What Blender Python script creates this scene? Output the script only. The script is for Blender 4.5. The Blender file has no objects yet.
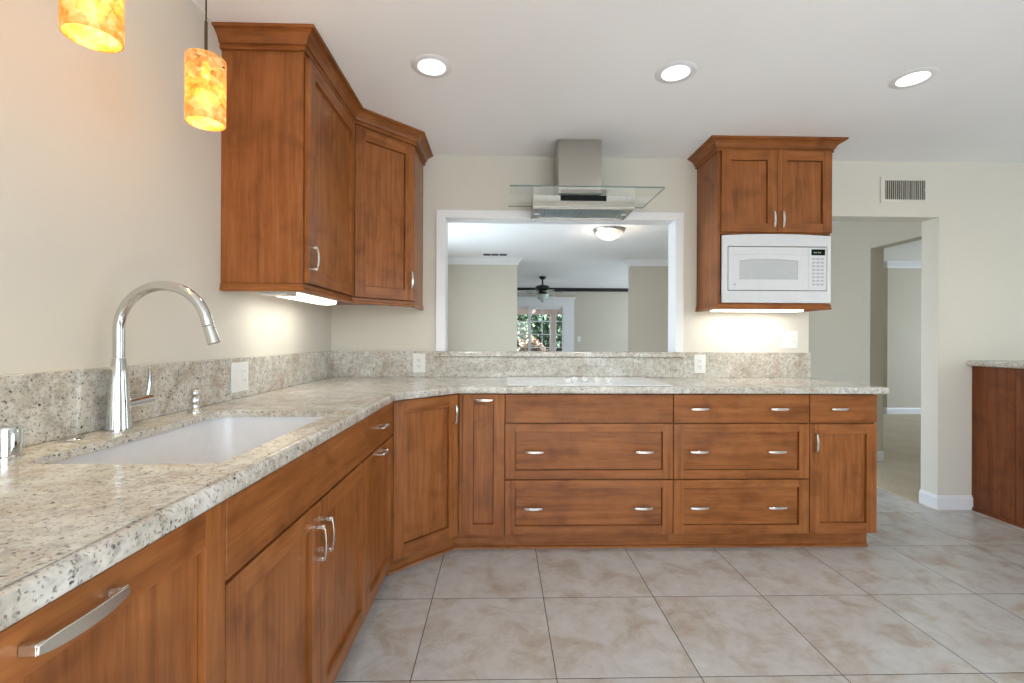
import bpy, bmesh, math, random
from mathutils import Matrix, Vector
random.seed(7)
sc = bpy.context.scene
C = sc.collection
PI = math.pi

# ------------------------------------------------------------------ camera
HC = 1.17                      # eye height
cam_d = bpy.data.cameras.new('camera'); cam = bpy.data.objects.new('camera', cam_d); C.objects.link(cam)
cam_d.sensor_width = 36.0; cam_d.lens = 465.27 / 1024 * 36
cam_d.shift_y = -2.94 / 1024; cam_d.clip_start = 0.02; cam_d.clip_end = 200
cam.matrix_world = Matrix.Translation((0, 0, HC)) @ Matrix.Rotation(-0.0239, 4, 'Z') @ Matrix.Rotation(PI / 2, 4, 'X') @ Matrix.Rotation(0.0043, 4, 'Z')
sc.camera = cam

# ------------------------------------------------------------------ exposure, sky
sc.view_settings.view_transform = 'Standard'; sc.view_settings.look = 'None'
sc.view_settings.gamma = 1.0; sc.view_settings.use_curve_mapping = False
sc.view_settings.exposure = 0.41
sc.cycles.use_denoising = True
sc.cycles.max_bounces = 8; sc.cycles.diffuse_bounces = 5; sc.cycles.glossy_bounces = 4
sc.cycles.transparent_max_bounces = 8; sc.cycles.transmission_bounces = 6
sc.cycles.caustics_reflective = False; sc.cycles.caustics_refractive = False
sc.cycles.sample_clamp_indirect = 6.0
w = bpy.data.worlds.new('sky'); sc.world = w; w.use_nodes = True
wn = w.node_tree.nodes; wl = w.node_tree.links
bg = wn['Background']
sky = wn.new('ShaderNodeTexSky'); sky.sky_type = 'NISHITA'; sky.sun_disc = False
sky.sun_elevation = math.radians(50); sky.sun_rotation = math.radians(200); sky.dust_density = 2.0
wl.new(sky.outputs['Color'], bg.inputs['Color']); bg.inputs['Strength'].default_value = 0.4
sun_d = bpy.data.lights.new('sun', 'SUN'); sun_d.energy = 26; sun_d.angle = 0.02; sun_d.color = (.97, .99, 1.0)
sun = bpy.data.objects.new('sun', sun_d); C.objects.link(sun)
sun.rotation_euler = (math.radians(45), 0, math.radians(-4))

def area(name, loc, direction, sx, sy, energy, color=(1, 1, 1), spread=PI):
    d = bpy.data.lights.new(name, 'AREA'); d.shape = 'RECTANGLE'; d.size = sx; d.size_y = sy
    d.energy = energy; d.color = color; d.spread = spread
    o = bpy.data.objects.new(name, d); C.objects.link(o)
    o.location = loc; o.rotation_euler = Vector(direction).to_track_quat('-Z', 'Y').to_euler()
    return o
# daylight coming in at the windows behind and beside the camera; next-room lamps are added fill
DAY = (0.72, 0.87, 1.0)
area('daylight_rear', (1.0, -2.42, 1.45), (0, 1, 0), 3.4, 1.5, 53, DAY)
area('daylight_right', (7.72, 0.1, 1.2), (-1, 0, 0), 3.6, 2.1, 46, DAY)
area('fill_dining', (-1.45, 4.7, 1.45), (1, 0, 0), 2.4, 1.4, 57, DAY)
area('fill_family', (5.0, 9.3, 1.45), (-1, 0, 0), 2.4, 1.6, 76, DAY)
area('fill_hall', (8.9, 5.4, 1.4), (-1, 0, 0), 2.2, 1.6, 58, DAY)

# ------------------------------------------------------------------ materials
class NT:
    def __init__(s, name):
        s.m = bpy.data.materials.new(name); s.m.use_nodes = True
        s.t = s.m.node_tree; s.n = s.t.nodes; s.p = s.n['Principled BSDF']; s.out = s.n['Material Output']
    def N(s, typ, **kw):
        n = s.n.new(typ)
        for k, v in kw.items():
            if k in n.inputs.keys(): n.inputs[k].default_value = v
            else: setattr(n, k, v)
        return n
    def L(s, a, b): s.t.links.new(a, b)
    def ramp(s, fac, stops, interp='LINEAR'):
        r = s.n.new('ShaderNodeValToRGB'); r.color_ramp.interpolation = interp
        e = r.color_ramp.elements
        while len(e) < len(stops): e.new(0.5)
        for q, (p, c) in zip(e, stops): q.position = p; q.color = c if len(c) == 4 else (*c, 1)
        s.L(fac, r.inputs['Fac']); return r.outputs['Color']
    def mix(s, fac, a, b, blend='MIX'):
        m = s.n.new('ShaderNodeMix'); m.data_type = 'RGBA'; m.blend_type = blend
        for inp, v in ((m.inputs['Factor'], fac), (m.inputs['A'], a), (m.inputs['B'], b)):
            if isinstance(v, (int, float)): inp.default_value = v
            elif isinstance(v, tuple): inp.default_value = v if len(v) == 4 else (*v, 1)
            else: s.L(v, inp)
        return m.outputs['Result']
    def math(s, op, a, b=0.0, c=0.0):
        m = s.n.new('ShaderNodeMath'); m.operation = op
        for i, v in enumerate((a, b, c)):
            if isinstance(v, (int, float)): m.inputs[i].default_value = v
            else: s.L(v, m.inputs[i])
        return m.outputs[0]
    def bump(s, h, strength, dist=0.001):
        b = s.N('ShaderNodeBump', Strength=strength, Distance=dist); s.L(h, b.inputs['Height']); s.L(b.outputs['Normal'], s.p.inputs['Normal'])

def plain(name, col, rough=0.5, metal=0.0, spec=0.5, noise=0.0, nscale=30, emit=None, estr=0, coat=0):
    t = NT(name); p = t.p
    p.inputs['Roughness'].default_value = rough; p.inputs['Metallic'].default_value = metal
    p.inputs['Specular IOR Level'].default_value = spec; p.inputs['Coat Weight'].default_value = coat
    tc = t.N('ShaderNodeTexCoord'); n = t.N('ShaderNodeTexNoise', Scale=nscale, Detail=3.0); t.L(tc.outputs['Object'], n.inputs['Vector'])
    k = max(noise, 0.02)
    a = tuple(max(0, c * (1 - k)) for c in col); b = tuple(min(1, c * (1 + k)) for c in col)
    t.L(t.ramp(n.outputs['Fac'], [(0.3, a), (0.7, b)]), p.inputs['Base Color'])
    if emit: p.inputs['Emission Color'].default_value = (*emit, 1); p.inputs['Emission Strength'].default_value = estr
    return t.m

def wall_mat(name, col, rough=0.75, bump=0.25):
    t = NT(name); tc = t.N('ShaderNodeTexCoord')
    n = t.N('ShaderNodeTexNoise', Scale=1.2, Detail=2.0); t.L(tc.outputs['Object'], n.inputs['Vector'])
    a = tuple(c * 0.975 for c in col); b = tuple(min(1, c * 1.02) for c in col)
    t.L(t.ramp(n.outputs['Fac'], [(0.3, a), (0.7, b)]), t.p.inputs['Base Color'])
    t.p.inputs['Roughness'].default_value = rough; t.p.inputs['Specular IOR Level'].default_value = 0.25
    n2 = t.N('ShaderNodeTexNoise', Scale=130.0, Detail=3.0); t.L(tc.outputs['Object'], n2.inputs['Vector'])
    t.bump(n2.outputs['Fac'], bump, 0.0015)
    return t.m

def wood_mat(name, axis, tint=(1, 1, 1)):
    t = NT(name)
    tc = t.N('ShaderNodeTexCoord'); geo = t.N('ShaderNodeNewGeometry')
    sep = t.N('ShaderNodeSeparateXYZ'); t.L(tc.outputs['Object'], sep.inputs[0])
    isl = geo.outputs['Random Per Island']
    oi = t.N('ShaderNodeObjectInfo')
    r = t.math('ADD', t.math('MULTIPLY', isl, 13.7), t.math('MULTIPLY', oi.outputs['Random'], 29.3))
    u = t.math('ADD', sep.outputs['X'], sep.outputs['Y'])
    d = t.math('SUBTRACT', sep.outputs['X'], sep.outputs['Y'])
    cb = t.N('ShaderNodeCombineXYZ')
    if axis == 'v':   # grain runs up
        t.L(t.math('ADD', u, r), cb.inputs[0]); t.L(d, cb.inputs[1]); t.L(t.math('MULTIPLY', sep.outputs['Z'], 0.09), cb.inputs[2])
    else:             # grain runs along the front
        t.L(t.math('MULTIPLY', t.math('ADD', u, r), 0.09), cb.inputs[0]); t.L(t.math('MULTIPLY', r, 1.7), cb.inputs[1]); t.L(t.math('ADD', sep.outputs['Z'], r), cb.inputs[2])
    warp = t.N('ShaderNodeTexNoise', Scale=5.0, Detail=2.0); t.L(cb.outputs[0], warp.inputs['Vector'])
    va = t.N('ShaderNodeVectorMath', operation='SCALE'); va.inputs['Scale'].default_value = 0.06; t.L(warp.outputs['Color'], va.inputs[0])
    vb = t.N('ShaderNodeVectorMath', operation='ADD'); t.L(cb.outputs[0], vb.inputs[0]); t.L(va.outputs[0], vb.inputs[1])
    g1 = t.N('ShaderNodeTexNoise', Scale=26.0, Detail=6.0, Roughness=0.62); t.L(vb.outputs[0], g1.inputs['Vector'])
    g2 = t.N('ShaderNodeTexNoise', Scale=150.0, Detail=3.0, Roughness=0.6); t.L(vb.outputs[0], g2.inputs['Vector'])
    wave = t.N('ShaderNodeTexWave', Scale=5.5, Distortion=9.0, Detail=3.0); wave.bands_direction = 'X' if axis == 'v' else 'Z'
    wave.inputs['Detail Scale'].default_value = 1.6; t.L(vb.outputs[0], wave.inputs['Vector'])
    # soft cloudy figure of the stain
    vs = t.N('ShaderNodeVectorMath', operation='ADD'); t.L(tc.outputs['Object'], vs.inputs[0])
    cr = t.N('ShaderNodeCombineXYZ'); t.L(r, cr.inputs[0]); t.L(r, cr.inputs[2]); t.L(cr.outputs[0], vs.inputs[1])
    cl = t.N('ShaderNodeTexNoise', Scale=5.5, Detail=3.0, Distortion=0.8); t.L(vs.outputs[0], cl.inputs['Vector'])
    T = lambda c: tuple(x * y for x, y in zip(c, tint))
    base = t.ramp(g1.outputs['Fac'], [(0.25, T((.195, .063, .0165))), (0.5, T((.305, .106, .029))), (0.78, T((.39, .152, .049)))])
    fine = t.ramp(g2.outputs['Fac'], [(0.3, (.86, .84, .82)), (0.7, (1.06, 1.06, 1.06))])
    c1 = t.mix(0.8, base, fine, 'MULTIPLY')
    c1 = t.mix(0.35, c1, t.ramp(wave.outputs['Fac'], [(0.0, (.74, .68, .64)), (0.22, (1, 1, 1)), (1.0, (1.05, 1.04, 1.03))]), 'MULTIPLY')
    cloud = t.ramp(cl.outputs['Fac'], [(0.26, (.50, .45, .42)), (0.50, (1, 1, 1)), (0.75, (1.16, 1.15, 1.12))])
    c2 = t.mix(0.65, c1, cloud, 'MULTIPLY')
    tone = t.ramp(isl, [(0, (.90, .88, .86)), (1, (1.1, 1.1, 1.1))])
    c3 = t.mix(0.8, c2, tone, 'MULTIPLY')
    t.L(c3, t.p.inputs['Base Color'])
    t.p.inputs['Roughness'].default_value = 0.45; t.p.inputs['Specular IOR Level'].default_value = 0.08
    t.p.inputs['Coat Weight'].default_value = 0.45; t.p.inputs['Coat Roughness'].default_value = 0.20
    t.bump(g2.outputs['Fac'], 0.04, 0.0005)
    return t.m

def granite_mat():
    t = NT('granite'); tc = t.N('ShaderNodeTexCoord'); v = tc.outputs['Object']
    def noise(scale, detail=3.0, rough=0.55, dist=0.0):
        n = t.N('ShaderNodeTexNoise', Scale=scale, Detail=detail, Roughness=rough, Distortion=dist); t.L(v, n.inputs['Vector']); return n.outputs['Fac']
    base = t.ramp(noise(9, 5, .65), [(0.28, (.44, .385, .305)), (0.48, (.62, .585, .515)), (0.7, (.74, .725, .68))])
    rust = t.ramp(noise(4.5, 6, .7, .6), [(0.49, (0, 0, 0)), (0.68, (1, 1, 1))])
    c = t.mix(t.math('MULTIPLY', rust, 0.65), base, (.40, .26, .15))
    gre = t.ramp(noise(38, 4, .6), [(0.45, (0, 0, 0)), (0.66, (1, 1, 1))])
    c = t.mix(t.math('MULTIPLY', gre, 0.5), c, (.27, .26, .23))
    wht = t.ramp(noise(55, 3, .6), [(0.54, (0, 0, 0)), (0.68, (1, 1, 1))])
    c = t.mix(t.math('MULTIPLY', wht, 0.5), c, (.74, .72, .68))
    # fine peppering and larger black garnets, both with ragged outlines
    wv = t.N('ShaderNodeTexNoise', Scale=90.0, Detail=2.0); t.L(v, wv.inputs['Vector'])
    ws = t.N('ShaderNodeVectorMath', operation='SCALE'); ws.inputs['Scale'].default_value = 0.016; t.L(wv.outputs['Color'], ws.inputs[0])
    wa = t.N('ShaderNodeVectorMath', operation='ADD'); t.L(v, wa.inputs[0]); t.L(ws.outputs[0], wa.inputs[1])
    def specks(scale, lo, hi, gate, glo, ghi):
        vo = t.N('ShaderNodeTexVoronoi', Scale=scale, Randomness=1.0); t.L(wa.outputs[0], vo.inputs['Vector'])
        m = t.ramp(vo.outputs['Distance'], [(lo, (1, 1, 1)), (hi, (0, 0, 0))])
        sp = t.N('ShaderNodeSeparateColor'); t.L(vo.outputs['Color'], sp.inputs[0])
        g = t.ramp(sp.outputs[gate], [(glo, (0, 0, 0)), (ghi, (1, 1, 1))])
        return t.math('MULTIPLY', m, g)
    c = t.mix(t.math('MULTIPLY', specks(95, .25, .55, 2, .62, .68), .45), c, (.22, .20, .165))
    c = t.mix(t.math('MULTIPLY', specks(190, .25, .5, 0, .66, .70), .7), c, (.10, .085, .07))
    c = t.mix(t.math('MULTIPLY', specks(105, .2, .42, 1, .90, .92), .92), c, (.02, .023, .028))
    c = t.mix(t.math('MULTIPLY', specks(58, .10, .26, 0, .90, .92), .92), c, (.02, .025, .032))
    t.L(c, t.p.inputs['Base Color'])
    t.p.inputs['Roughness'].default_value = 0.13; t.p.inputs['Specular IOR Level'].default_value = 0.5
    return t.m

def tile_mat():
    t = NT('floor_tile'); tc = t.N('ShaderNodeTexCoord'); v = tc.outputs['Object']
    S = 0.5007; OX, OY = -0.3037, 2.598; G = 0.0016
    sep = t.N('ShaderNodeSeparateXYZ'); t.L(v, sep.inputs[0])
    fx = t.math('DIVIDE', t.math('SUBTRACT', sep.outputs['X'], OX), S); fy = t.math('DIVIDE', t.math('SUBTRACT', sep.outputs['Y'], OY), S)
    def edge(f):   # distance to the nearest joint in metres
        fr = t.math('SUBTRACT', f, t.math('FLOOR', f)); return t.math('MULTIPLY', t.math('MINIMUM', fr, t.math('SUBTRACT', 1.0, fr)), S)
    e = t.math('MINIMUM', edge(fx), edge(fy))
    joint = t.math('LESS_THAN', e, G)
    cb = t.N('ShaderNodeCombineXYZ'); t.L(t.math('FLOOR', fx), cb.inputs[0]); t.L(t.math('FLOOR', fy), cb.inputs[1])
    wn_ = t.N('ShaderNodeTexWhiteNoise'); wn_.noise_dimensions = '3D'; t.L(cb.outputs[0], wn_.inputs['Vector'])
    off = t.N('ShaderNodeVectorMath', operation='SCALE'); off.inputs['Scale'].default_value = 17; t.L(wn_.outputs['Color'], off.inputs[0])
    vv = t.N('ShaderNodeVectorMath', operation='ADD'); t.L(v, vv.inputs[0]); t.L(off.outputs[0], vv.inputs[1])
    n1 = t.N('ShaderNodeTexNoise', Scale=6.0, Detail=7.0, Roughness=0.66, Distortion=0.4); t.L(vv.outputs[0], n1.inputs['Vector'])
    n2 = t.N('ShaderNodeTexNoise', Scale=22.0, Detail=4.0, Roughness=0.6); t.L(vv.outputs[0], n2.inputs['Vector'])
    c = t.ramp(n1.outputs['Fac'], [(0.30, (.56, .56, .545)), (0.48, (.515, .505, .48)), (0.60, (.45, .41, .355)), (0.74, (.375, .31, .245))])
    c = t.mix(0.35, c, t.ramp(n2.outputs['Fac'], [(0.35, (.86, .84, .82)), (0.65, (1.08, 1.08, 1.08))]), 'MULTIPLY')
    c = t.mix(joint, c, (.085, .075, .062))
    t.L(c, t.p.inputs['Base Color'])
    t.p.inputs['Roughness'].default_value = 0.22; t.p.inputs['Specular IOR Level'].default_value = 0.55
    b = t.math('MINIMUM', t.math('DIVIDE', e, 0.005), 1.0)
    t.bump(b, 0.35, 0.002)
    return t.m

def carpet_mat():
    t = NT('carpet'); tc = t.N('ShaderNodeTexCoord'); v = tc.outputs['Object']
    n = t.N('ShaderNodeTexNoise', Scale=160.0, Detail=3.0); t.L(v, n.inputs['Vector'])
    n2 = t.N('ShaderNodeTexNoise', Scale=3.0, Detail=3.0); t.L(v, n2.inputs['Vector'])
    c = t.ramp(n.outputs['Fac'], [(0.35, (.38, .31, .215)), (0.65, (.70, .60, .46))])
    c = t.mix(0.5, c, t.ramp(n2.outputs['Fac'], [(0.3, (.85, .84, .82)), (0.7, (1.1, 1.1, 1.1))]), 'MULTIPLY')
    t.L(c, t.p.inputs['Base Color']); t.p.inputs['Roughness'].default_value = 0.95; t.p.inputs['Specular IOR Level'].default_value = 0.1
    t.bump(n.outputs['Fac'], 0.8, 0.006)
    return t.m

def steel_mat(name, col, rough, axis='X'):
    t = NT(name); tc = t.N('ShaderNodeTexCoord'); mp = t.N('ShaderNodeMapping'); t.L(tc.outputs['Object'], mp.inputs[0])
    mp.inputs['Scale'].default_value = (1, 1, 60) if axis == 'X' else (60, 60, 1)
    n = t.N('ShaderNodeTexNoise', Scale=20.0, Detail=2.0); t.L(mp.outputs[0], n.inputs['Vector'])
    t.L(t.ramp(n.outputs['Fac'], [(0.3, tuple(c * .93 for c in col)), (0.7, tuple(min(1, c * 1.05) for c in col))]), t.p.inputs['Base Color'])
    t.p.inputs['Metallic'].default_value = 1.0; t.p.inputs['Roughness'].default_value = rough
    t.bump(n.outputs['Fac'], 0.03, 0.0004)
    return t.m

def glass_mat(name, tint, refl=1.0):
    t = NT(name); t.n.remove(t.p)
    tr = t.N('ShaderNodeBsdfTransparent'); tr.inputs['Color'].default_value = (*tint, 1)
    gl = t.N('ShaderNodeBsdfGlossy', Roughness=0.02); gl.inputs['Color'].default_value = (.95, 1, .98, 1)
    fr = t.N('ShaderNodeFresnel', IOR=1.5); geo = t.N('ShaderNodeNewGeometry')
    mx = t.N('ShaderNodeMixShader'); t.L(t.math('MULTIPLY', t.math('MULTIPLY', fr.outputs[0], refl), t.math('SUBTRACT', 1.0, geo.outputs['Backfacing'])), mx.inputs[0]); t.L(tr.outputs[0], mx.inputs[1]); t.L(gl.outputs[0], mx.inputs[2])
    t.L(mx.outputs[0], t.out.inputs['Surface'])
    return t.m

def shade_mat():
    t = NT('amber_glass'); tc = t.N('ShaderNodeTexCoord'); v = tc.outputs['Object']
    vo = t.N('ShaderNodeTexVoronoi', Scale=75.0); t.L(v, vo.inputs['Vector'])
    n1 = t.N('ShaderNodeTexNoise', Scale=34.0, Detail=4.0, Distortion=1.2); t.L(v, n1.inputs['Vector'])
    n2 = t.N('ShaderNodeTexNoise', Scale=9.0, Detail=3.0); t.L(v, n2.inputs['Vector'])
    sp = t.N('ShaderNodeSeparateColor'); t.L(vo.outputs['Color'], sp.inputs[0])
    f = t.math('ADD', t.math('MULTIPLY', sp.outputs[0], 0.30), t.math('MULTIPLY', n1.outputs['Fac'], 0.7))
    f = t.math('ADD', t.math('MULTIPLY', f, .7), t.math('MULTIPLY', n2.outputs['Fac'], .35))
    c = t.ramp(f, [(0.34, (.50, .20, .045)), (0.45, (.85, .45, .11)), (0.55, (1.0, .68, .24)), (0.68, (1.0, .86, .50))])
    t.L(t.mix(1.0, c, (.36, .30, .24), 'MULTIPLY'), t.p.inputs['Base Color']); t.L(c, t.p.inputs['Emission Color']); t.p.inputs['Emission Strength'].default_value = 0.42
    t.p.inputs['Roughness'].default_value = 0.18
    tr = t.N('ShaderNodeBsdfTransparent'); tr.inputs['Color'].default_value = (1, .72, .34, 1)
    mx = t.N('ShaderNodeMixShader'); mx.inputs[0].default_value = 0.28
    t.L(t.p.outputs[0], mx.inputs[1]); t.L(tr.outputs[0], mx.inputs[2]); t.L(mx.outputs[0], t.out.inputs['Surface'])
    return t.m

def leaf_mat(name, a, b):
    t = NT(name); geo = t.N('ShaderNodeNewGeometry')
    t.L(t.ramp(geo.outputs['Random Per Island'], [(0, a), (1, b)]), t.p.inputs['Base Color']); t.p.inputs['Roughness'].default_value = 0.6
    return t.m

M = {}
M['wall'] = wall_mat('cream_wall', (.70, .665, .585))
M['wall2'] = wall_mat('beige_wall', (.59, .54, .452))
M['ceiling'] = wall_mat('white_ceiling', (.91, .91, .915), .9, .18)
M['trim'] = plain('white_trim', (.80, .80, .81), .35, nscale=3)
M['wv'] = wood_mat('stained_wood_upright', 'v')
M['wh'] = wood_mat('stained_wood_lengthwise', 'h')
M['gapshade'] = plain('gap_shade', (.035, .016, .008), .6)
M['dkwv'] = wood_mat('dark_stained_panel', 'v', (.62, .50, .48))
M['granite'] = granite_mat(); M['tile'] = tile_mat(); M['carpet'] = carpet_mat()
M['chrome'] = plain('chrome', (.66, .66, .65), .06, 1.0)
M['nickel'] = plain('satin_nickel', (.74, .71, .66), .25, 1.0)
M['steel'] = steel_mat('brushed_steel', (.50, .475, .43), .24)
M['steelf'] = steel_mat('filter_steel', (.62, .66, .66), .3, 'Y')
M['black'] = plain('black_gloss', (.006, .006, .007), .25, spec=.15)
M['slot'] = plain('dark_slot', (.03, .03, .03), .7)
M['white'] = plain('white_enamel', (.68, .69, .71), .14, coat=.3)
M['sink'] = plain('white_sink', (.70, .70, .72), .22)
M['plate'] = plain('white_plastic', (.80, .80, .78), .35)
M['mwwin'] = plain('grey_window', (.50, .52, .535), .10)
M['key'] = plain('grey_key', (.40, .42, .45), .4)
M['grey'] = plain('grey_mark', (.42, .43, .46), .4)
M['digit'] = plain('display_digits', (.1, .2, .1), .4, emit=(.5, .65, .4), estr=.35)
M['cook'] = plain('white_ceramic_glass', (.80, .81, .81), .07)
M['glass'] = glass_mat('clear_glass', (.98, .992, .988))
M['gedge'] = plain('green_glass_edge', (.16, .23, .205), .1)
M['pane'] = glass_mat('window_glass', (.97, .98, .98))
M['shade'] = shade_mat()
M['bronze'] = plain('bronze', (.10, .065, .035), .35, .9)
M['bulb'] = plain('bulb', (1, .9, .7), .4, emit=(1, .78, .42), estr=9)
M['lens'] = plain('lit_lens', (1, 1, 1), .4, emit=(1, .98, .95), estr=5)
M['ucl'] = plain('lit_tube_cover', (1, 1, .97), .3, emit=(1, .97, .88), estr=2.6)
M['frost'] = plain('lit_frosted_glass', (.95, .85, .78), .3, emit=(1, .80, .66), estr=.45)
M['bowl'] = plain('frosted_bowl', (.62, .72, .66), .25)
M['fanblack'] = plain('fan_black', (.012, .016, .015), .3)
M['blade'] = plain('pale_blade', (.62, .65, .62), .4)
M['blackwood'] = plain('black_moulding', (.014, .012, .012), .4)
M['grille'] = plain('cream_metal', (.66, .63, .56), .45)
M['patio'] = plain('pink_stucco', (.85, .74, .71), .8)
M['soil'] = plain('patio_ground', (.32, .29, .26), .9, noise=.2, nscale=4)
M['leaf'] = leaf_mat('green_leaves', (.010, .030, .014), (.045, .09, .045))
M['leaf2'] = leaf_mat('light_leaves', (.05, .09, .035), (.26, .32, .16))
M['flower'] = leaf_mat('orange_petals', (.36, .20, .14), (.48, .37, .30))
M['bark'] = plain('bark', (.10, .065, .04), .9, noise=.3)

# ------------------------------------------------------------------ geometry helpers
class MB:
    def __init__(s): s.v = []; s.f = []; s.k = []
    def add(s, vs, fs, k=0):
        o = len(s.v); s.v += [Vector(q) for q in vs]; s.f += [tuple(i + o for i in f) for f in fs]; s.k += [k] * len(fs); return s
    def box(s, x0, x1, y0, y1, z0, z1, k=0):
        vs = [(x, y, z) for z in (z0, z1) for y in (y0, y1) for x in (x0, x1)]
        return s.add(vs, [(0, 2, 3, 1), (4, 5, 7, 6), (0, 1, 5, 4), (2, 6, 7, 3), (0, 4, 6, 2), (1, 3, 7, 5)], k)
    def prism(s, poly, z0, z1, k=0):
        n = len(poly); vs = [(x, y, z0) for x, y in poly] + [(x, y, z1) for x, y in poly]
        return s.add(vs, [tuple(range(n))[::-1], tuple(range(n, 2 * n))] + [(i, (i + 1) % n, n + (i + 1) % n, n + i) for i in range(n)], k)
    def lathe(s, prof, c=(0, 0, 0), n=32, k=0, M4=None, close=False):
        vs = []; fs = []
        for r, z in prof:
            for i in range(n):
                a = 2 * PI * i / n; vs.append(Vector((max(r, 1e-5) * math.cos(a), max(r, 1e-5) * math.sin(a), z)))
        m = len(prof)
        for j in range(m - 1 if not close else m):
            for i in range(n):
                a, b = j * n + i, j * n + (i + 1) % n; j2 = (j + 1) % m
                fs.append((a, b, j2 * n + (i + 1) % n, j2 * n + i))
        if M4: vs = [M4 @ q for q in vs]
        c = Vector(c); return s.add([q + c for q in vs], fs, k)
    def tube(s, pts, rad, n=14, k=0, caps=True):
        pts = [Vector(p) for p in pts]; R = rad if isinstance(rad, (list, tuple)) else [rad] * len(pts)
        vs = []; fs = []; up = None
        for i, p in enumerate(pts):
            t = (pts[min(i + 1, len(pts) - 1)] - pts[max(i - 1, 0)]).normalized()
            if up is None: up = t.orthogonal().normalized()
            up = (up - t * up.dot(t)).normalized(); sd = t.cross(up)
            for j in range(n):
                a = 2 * PI * j / n; vs.append(p + (up * math.cos(a) + sd * math.sin(a)) * R[i])
        for i in range(len(pts) - 1):
            for j in range(n): fs.append((i * n + j, i * n + (j + 1) % n, (i + 1) * n + (j + 1) % n, (i + 1) * n + j))
        if caps: fs += [tuple(range(n))[::-1], tuple(range((len(pts) - 1) * n, len(pts) * n))]
        return s.add(vs, fs, k)
    def sweep(s, path, prof, seg=None, k=0, kalt=None):
        """closed profile (offset to the right of travel, z) swept along a 2-D polyline with mitred corners"""
        P = [Vector(p) for p in path]; n = len(P); rings = []
        for i in range(n):
            ds = []
            if i > 0: ds.append((P[i] - P[i - 1]).normalized())
            if i < n - 1: ds.append((P[i + 1] - P[i]).normalized())
            ns = [Vector((d.y, -d.x)) for d in ds]
            if len(ns) == 2: m = (ns[0] + ns[1]); m = m / (1 + ns[0].dot(ns[1]))
            else: m = ns[0]
            rings.append([(P[i].x + m.x * o, P[i].y + m.y * o, z) for o, z in prof])
        a, b = seg or (0, n - 1); q = len(prof)
        for i in range(a, b):
            vs = rings[i] + rings[i + 1]
            fs = [(j, (j + 1) % q, q + (j + 1) % q, q + j) for j in range(q)]
            fs += [tuple(range(q))[::-1], tuple(range(q, 2 * q))]
            s.add(vs, fs, k)
        return s
    def xf(s, m, a=0):
        for i in range(a, len(s.v)): s.v[i] = m @ s.v[i]
        return s
    def build(s, name, mats, parent=None, bevel=0.0, smooth=None, flip=True, seg=2):
        me = bpy.data.meshes.new(name); off = parent_off(parent)
        me.from_pydata([v - off for v in s.v], [], s.f)
        mats = mats if isinstance(mats, (list, tuple)) else [mats]
        for m in mats: me.materials.append(M[m])
        for p, k in zip(me.polygons, s.k): p.material_index = k
        if flip:
            b = bmesh.new(); b.from_mesh(me); bmesh.ops.recalc_face_normals(b, faces=b.faces); b.to_mesh(me); b.free()
        if smooth:
            me.polygons.foreach_set('use_smooth', [True] * len(me.polygons)); me.set_sharp_from_angle(angle=math.radians(smooth))
        o = bpy.data.objects.new(name, me); C.objects.link(o)
        if parent: o.parent = parent
        if bevel:
            m = o.modifiers.new('edges', 'BEVEL'); m.width = bevel; m.segments = seg; m.limit_method = 'ANGLE'; m.angle_limit = math.radians(40)
            m.harden_normals = False
        return o
def parent_off(p):
    o = Vector((0, 0, 0))
    while p: o += p.location; p = p.parent
    return o
def tag(o, label, cat, group=None):
    o['label'] = label; o['category'] = cat
    if group: o['group'] = group
    return o
def thing(name, label, cat, loc, group=None):
    o = bpy.data.objects.new(name, None); C.objects.link(o); o.location = loc; o.empty_display_size = .05
    return tag(o, label, cat, group)
def struct(o): o['kind'] = 'structure'; return o

def plate(outer, holes, d0, d1, to3, k=0):
    """flat slab with holes: outline in 2-D, thickness d0..d1, to3 maps (u, v, d) to space"""
    bm = bmesh.new(); es = []
    for loop in [outer] + holes:
        vs = [bm.verts.new((u, v, 0)) for u, v in loop]
        es += [bm.edges.new((vs[i], vs[(i + 1) % len(vs)])) for i in range(len(vs))]
    bmesh.ops.triangle_fill(bm, use_beauty=True, use_dissolve=False, edges=es)
    bm.verts.index_update(); vs = [v.co.copy() for v in bm.verts]; fs = [tuple(v.index for v in f.verts) for f in bm.faces]; bm.free()
    mb = MB(); n = len(vs)
    sides = []; b = 0
    for loop in [outer] + holes:
        m = len(loop); sides += [(b + i, b + (i + 1) % m, n + b + (i + 1) % m, n + b + i) for i in range(m)]; b += m
    mb.add([to3(v.x, v.y, d0) for v in vs] + [to3(v.x, v.y, d1) for v in vs], fs + [tuple(i + n for i in f) for f in fs] + sides, k)
    return mb
def rrect(x0, x1, y0, y1, r, n=8, rf=None):
    out = []; r_, f_ = r, rf or r
    for cx, cy, a, r in ((x1 - f_, y1 - f_, 0, f_), (x0 + r_, y1 - r_, 1, r_), (x0 + r_, y0 + r_, 2, r_), (x1 - f_, y0 + f_, 3, f_)):
        out += [(cx + r * math.cos(PI / 2 * (a + i / n)), cy + r * math.sin(PI / 2 * (a + i / n))) for i in range(n + 1)]
    return out
def circ(cx, cy, r, n=40): return [(cx + r * math.cos(2 * PI * i / n), cy + r * math.sin(2 * PI * i / n)) for i in range(n)]
def rect(x0, x1, y0, y1): return [(x0, y0), (x1, y0), (x1, y1), (x0, y1)]

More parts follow.
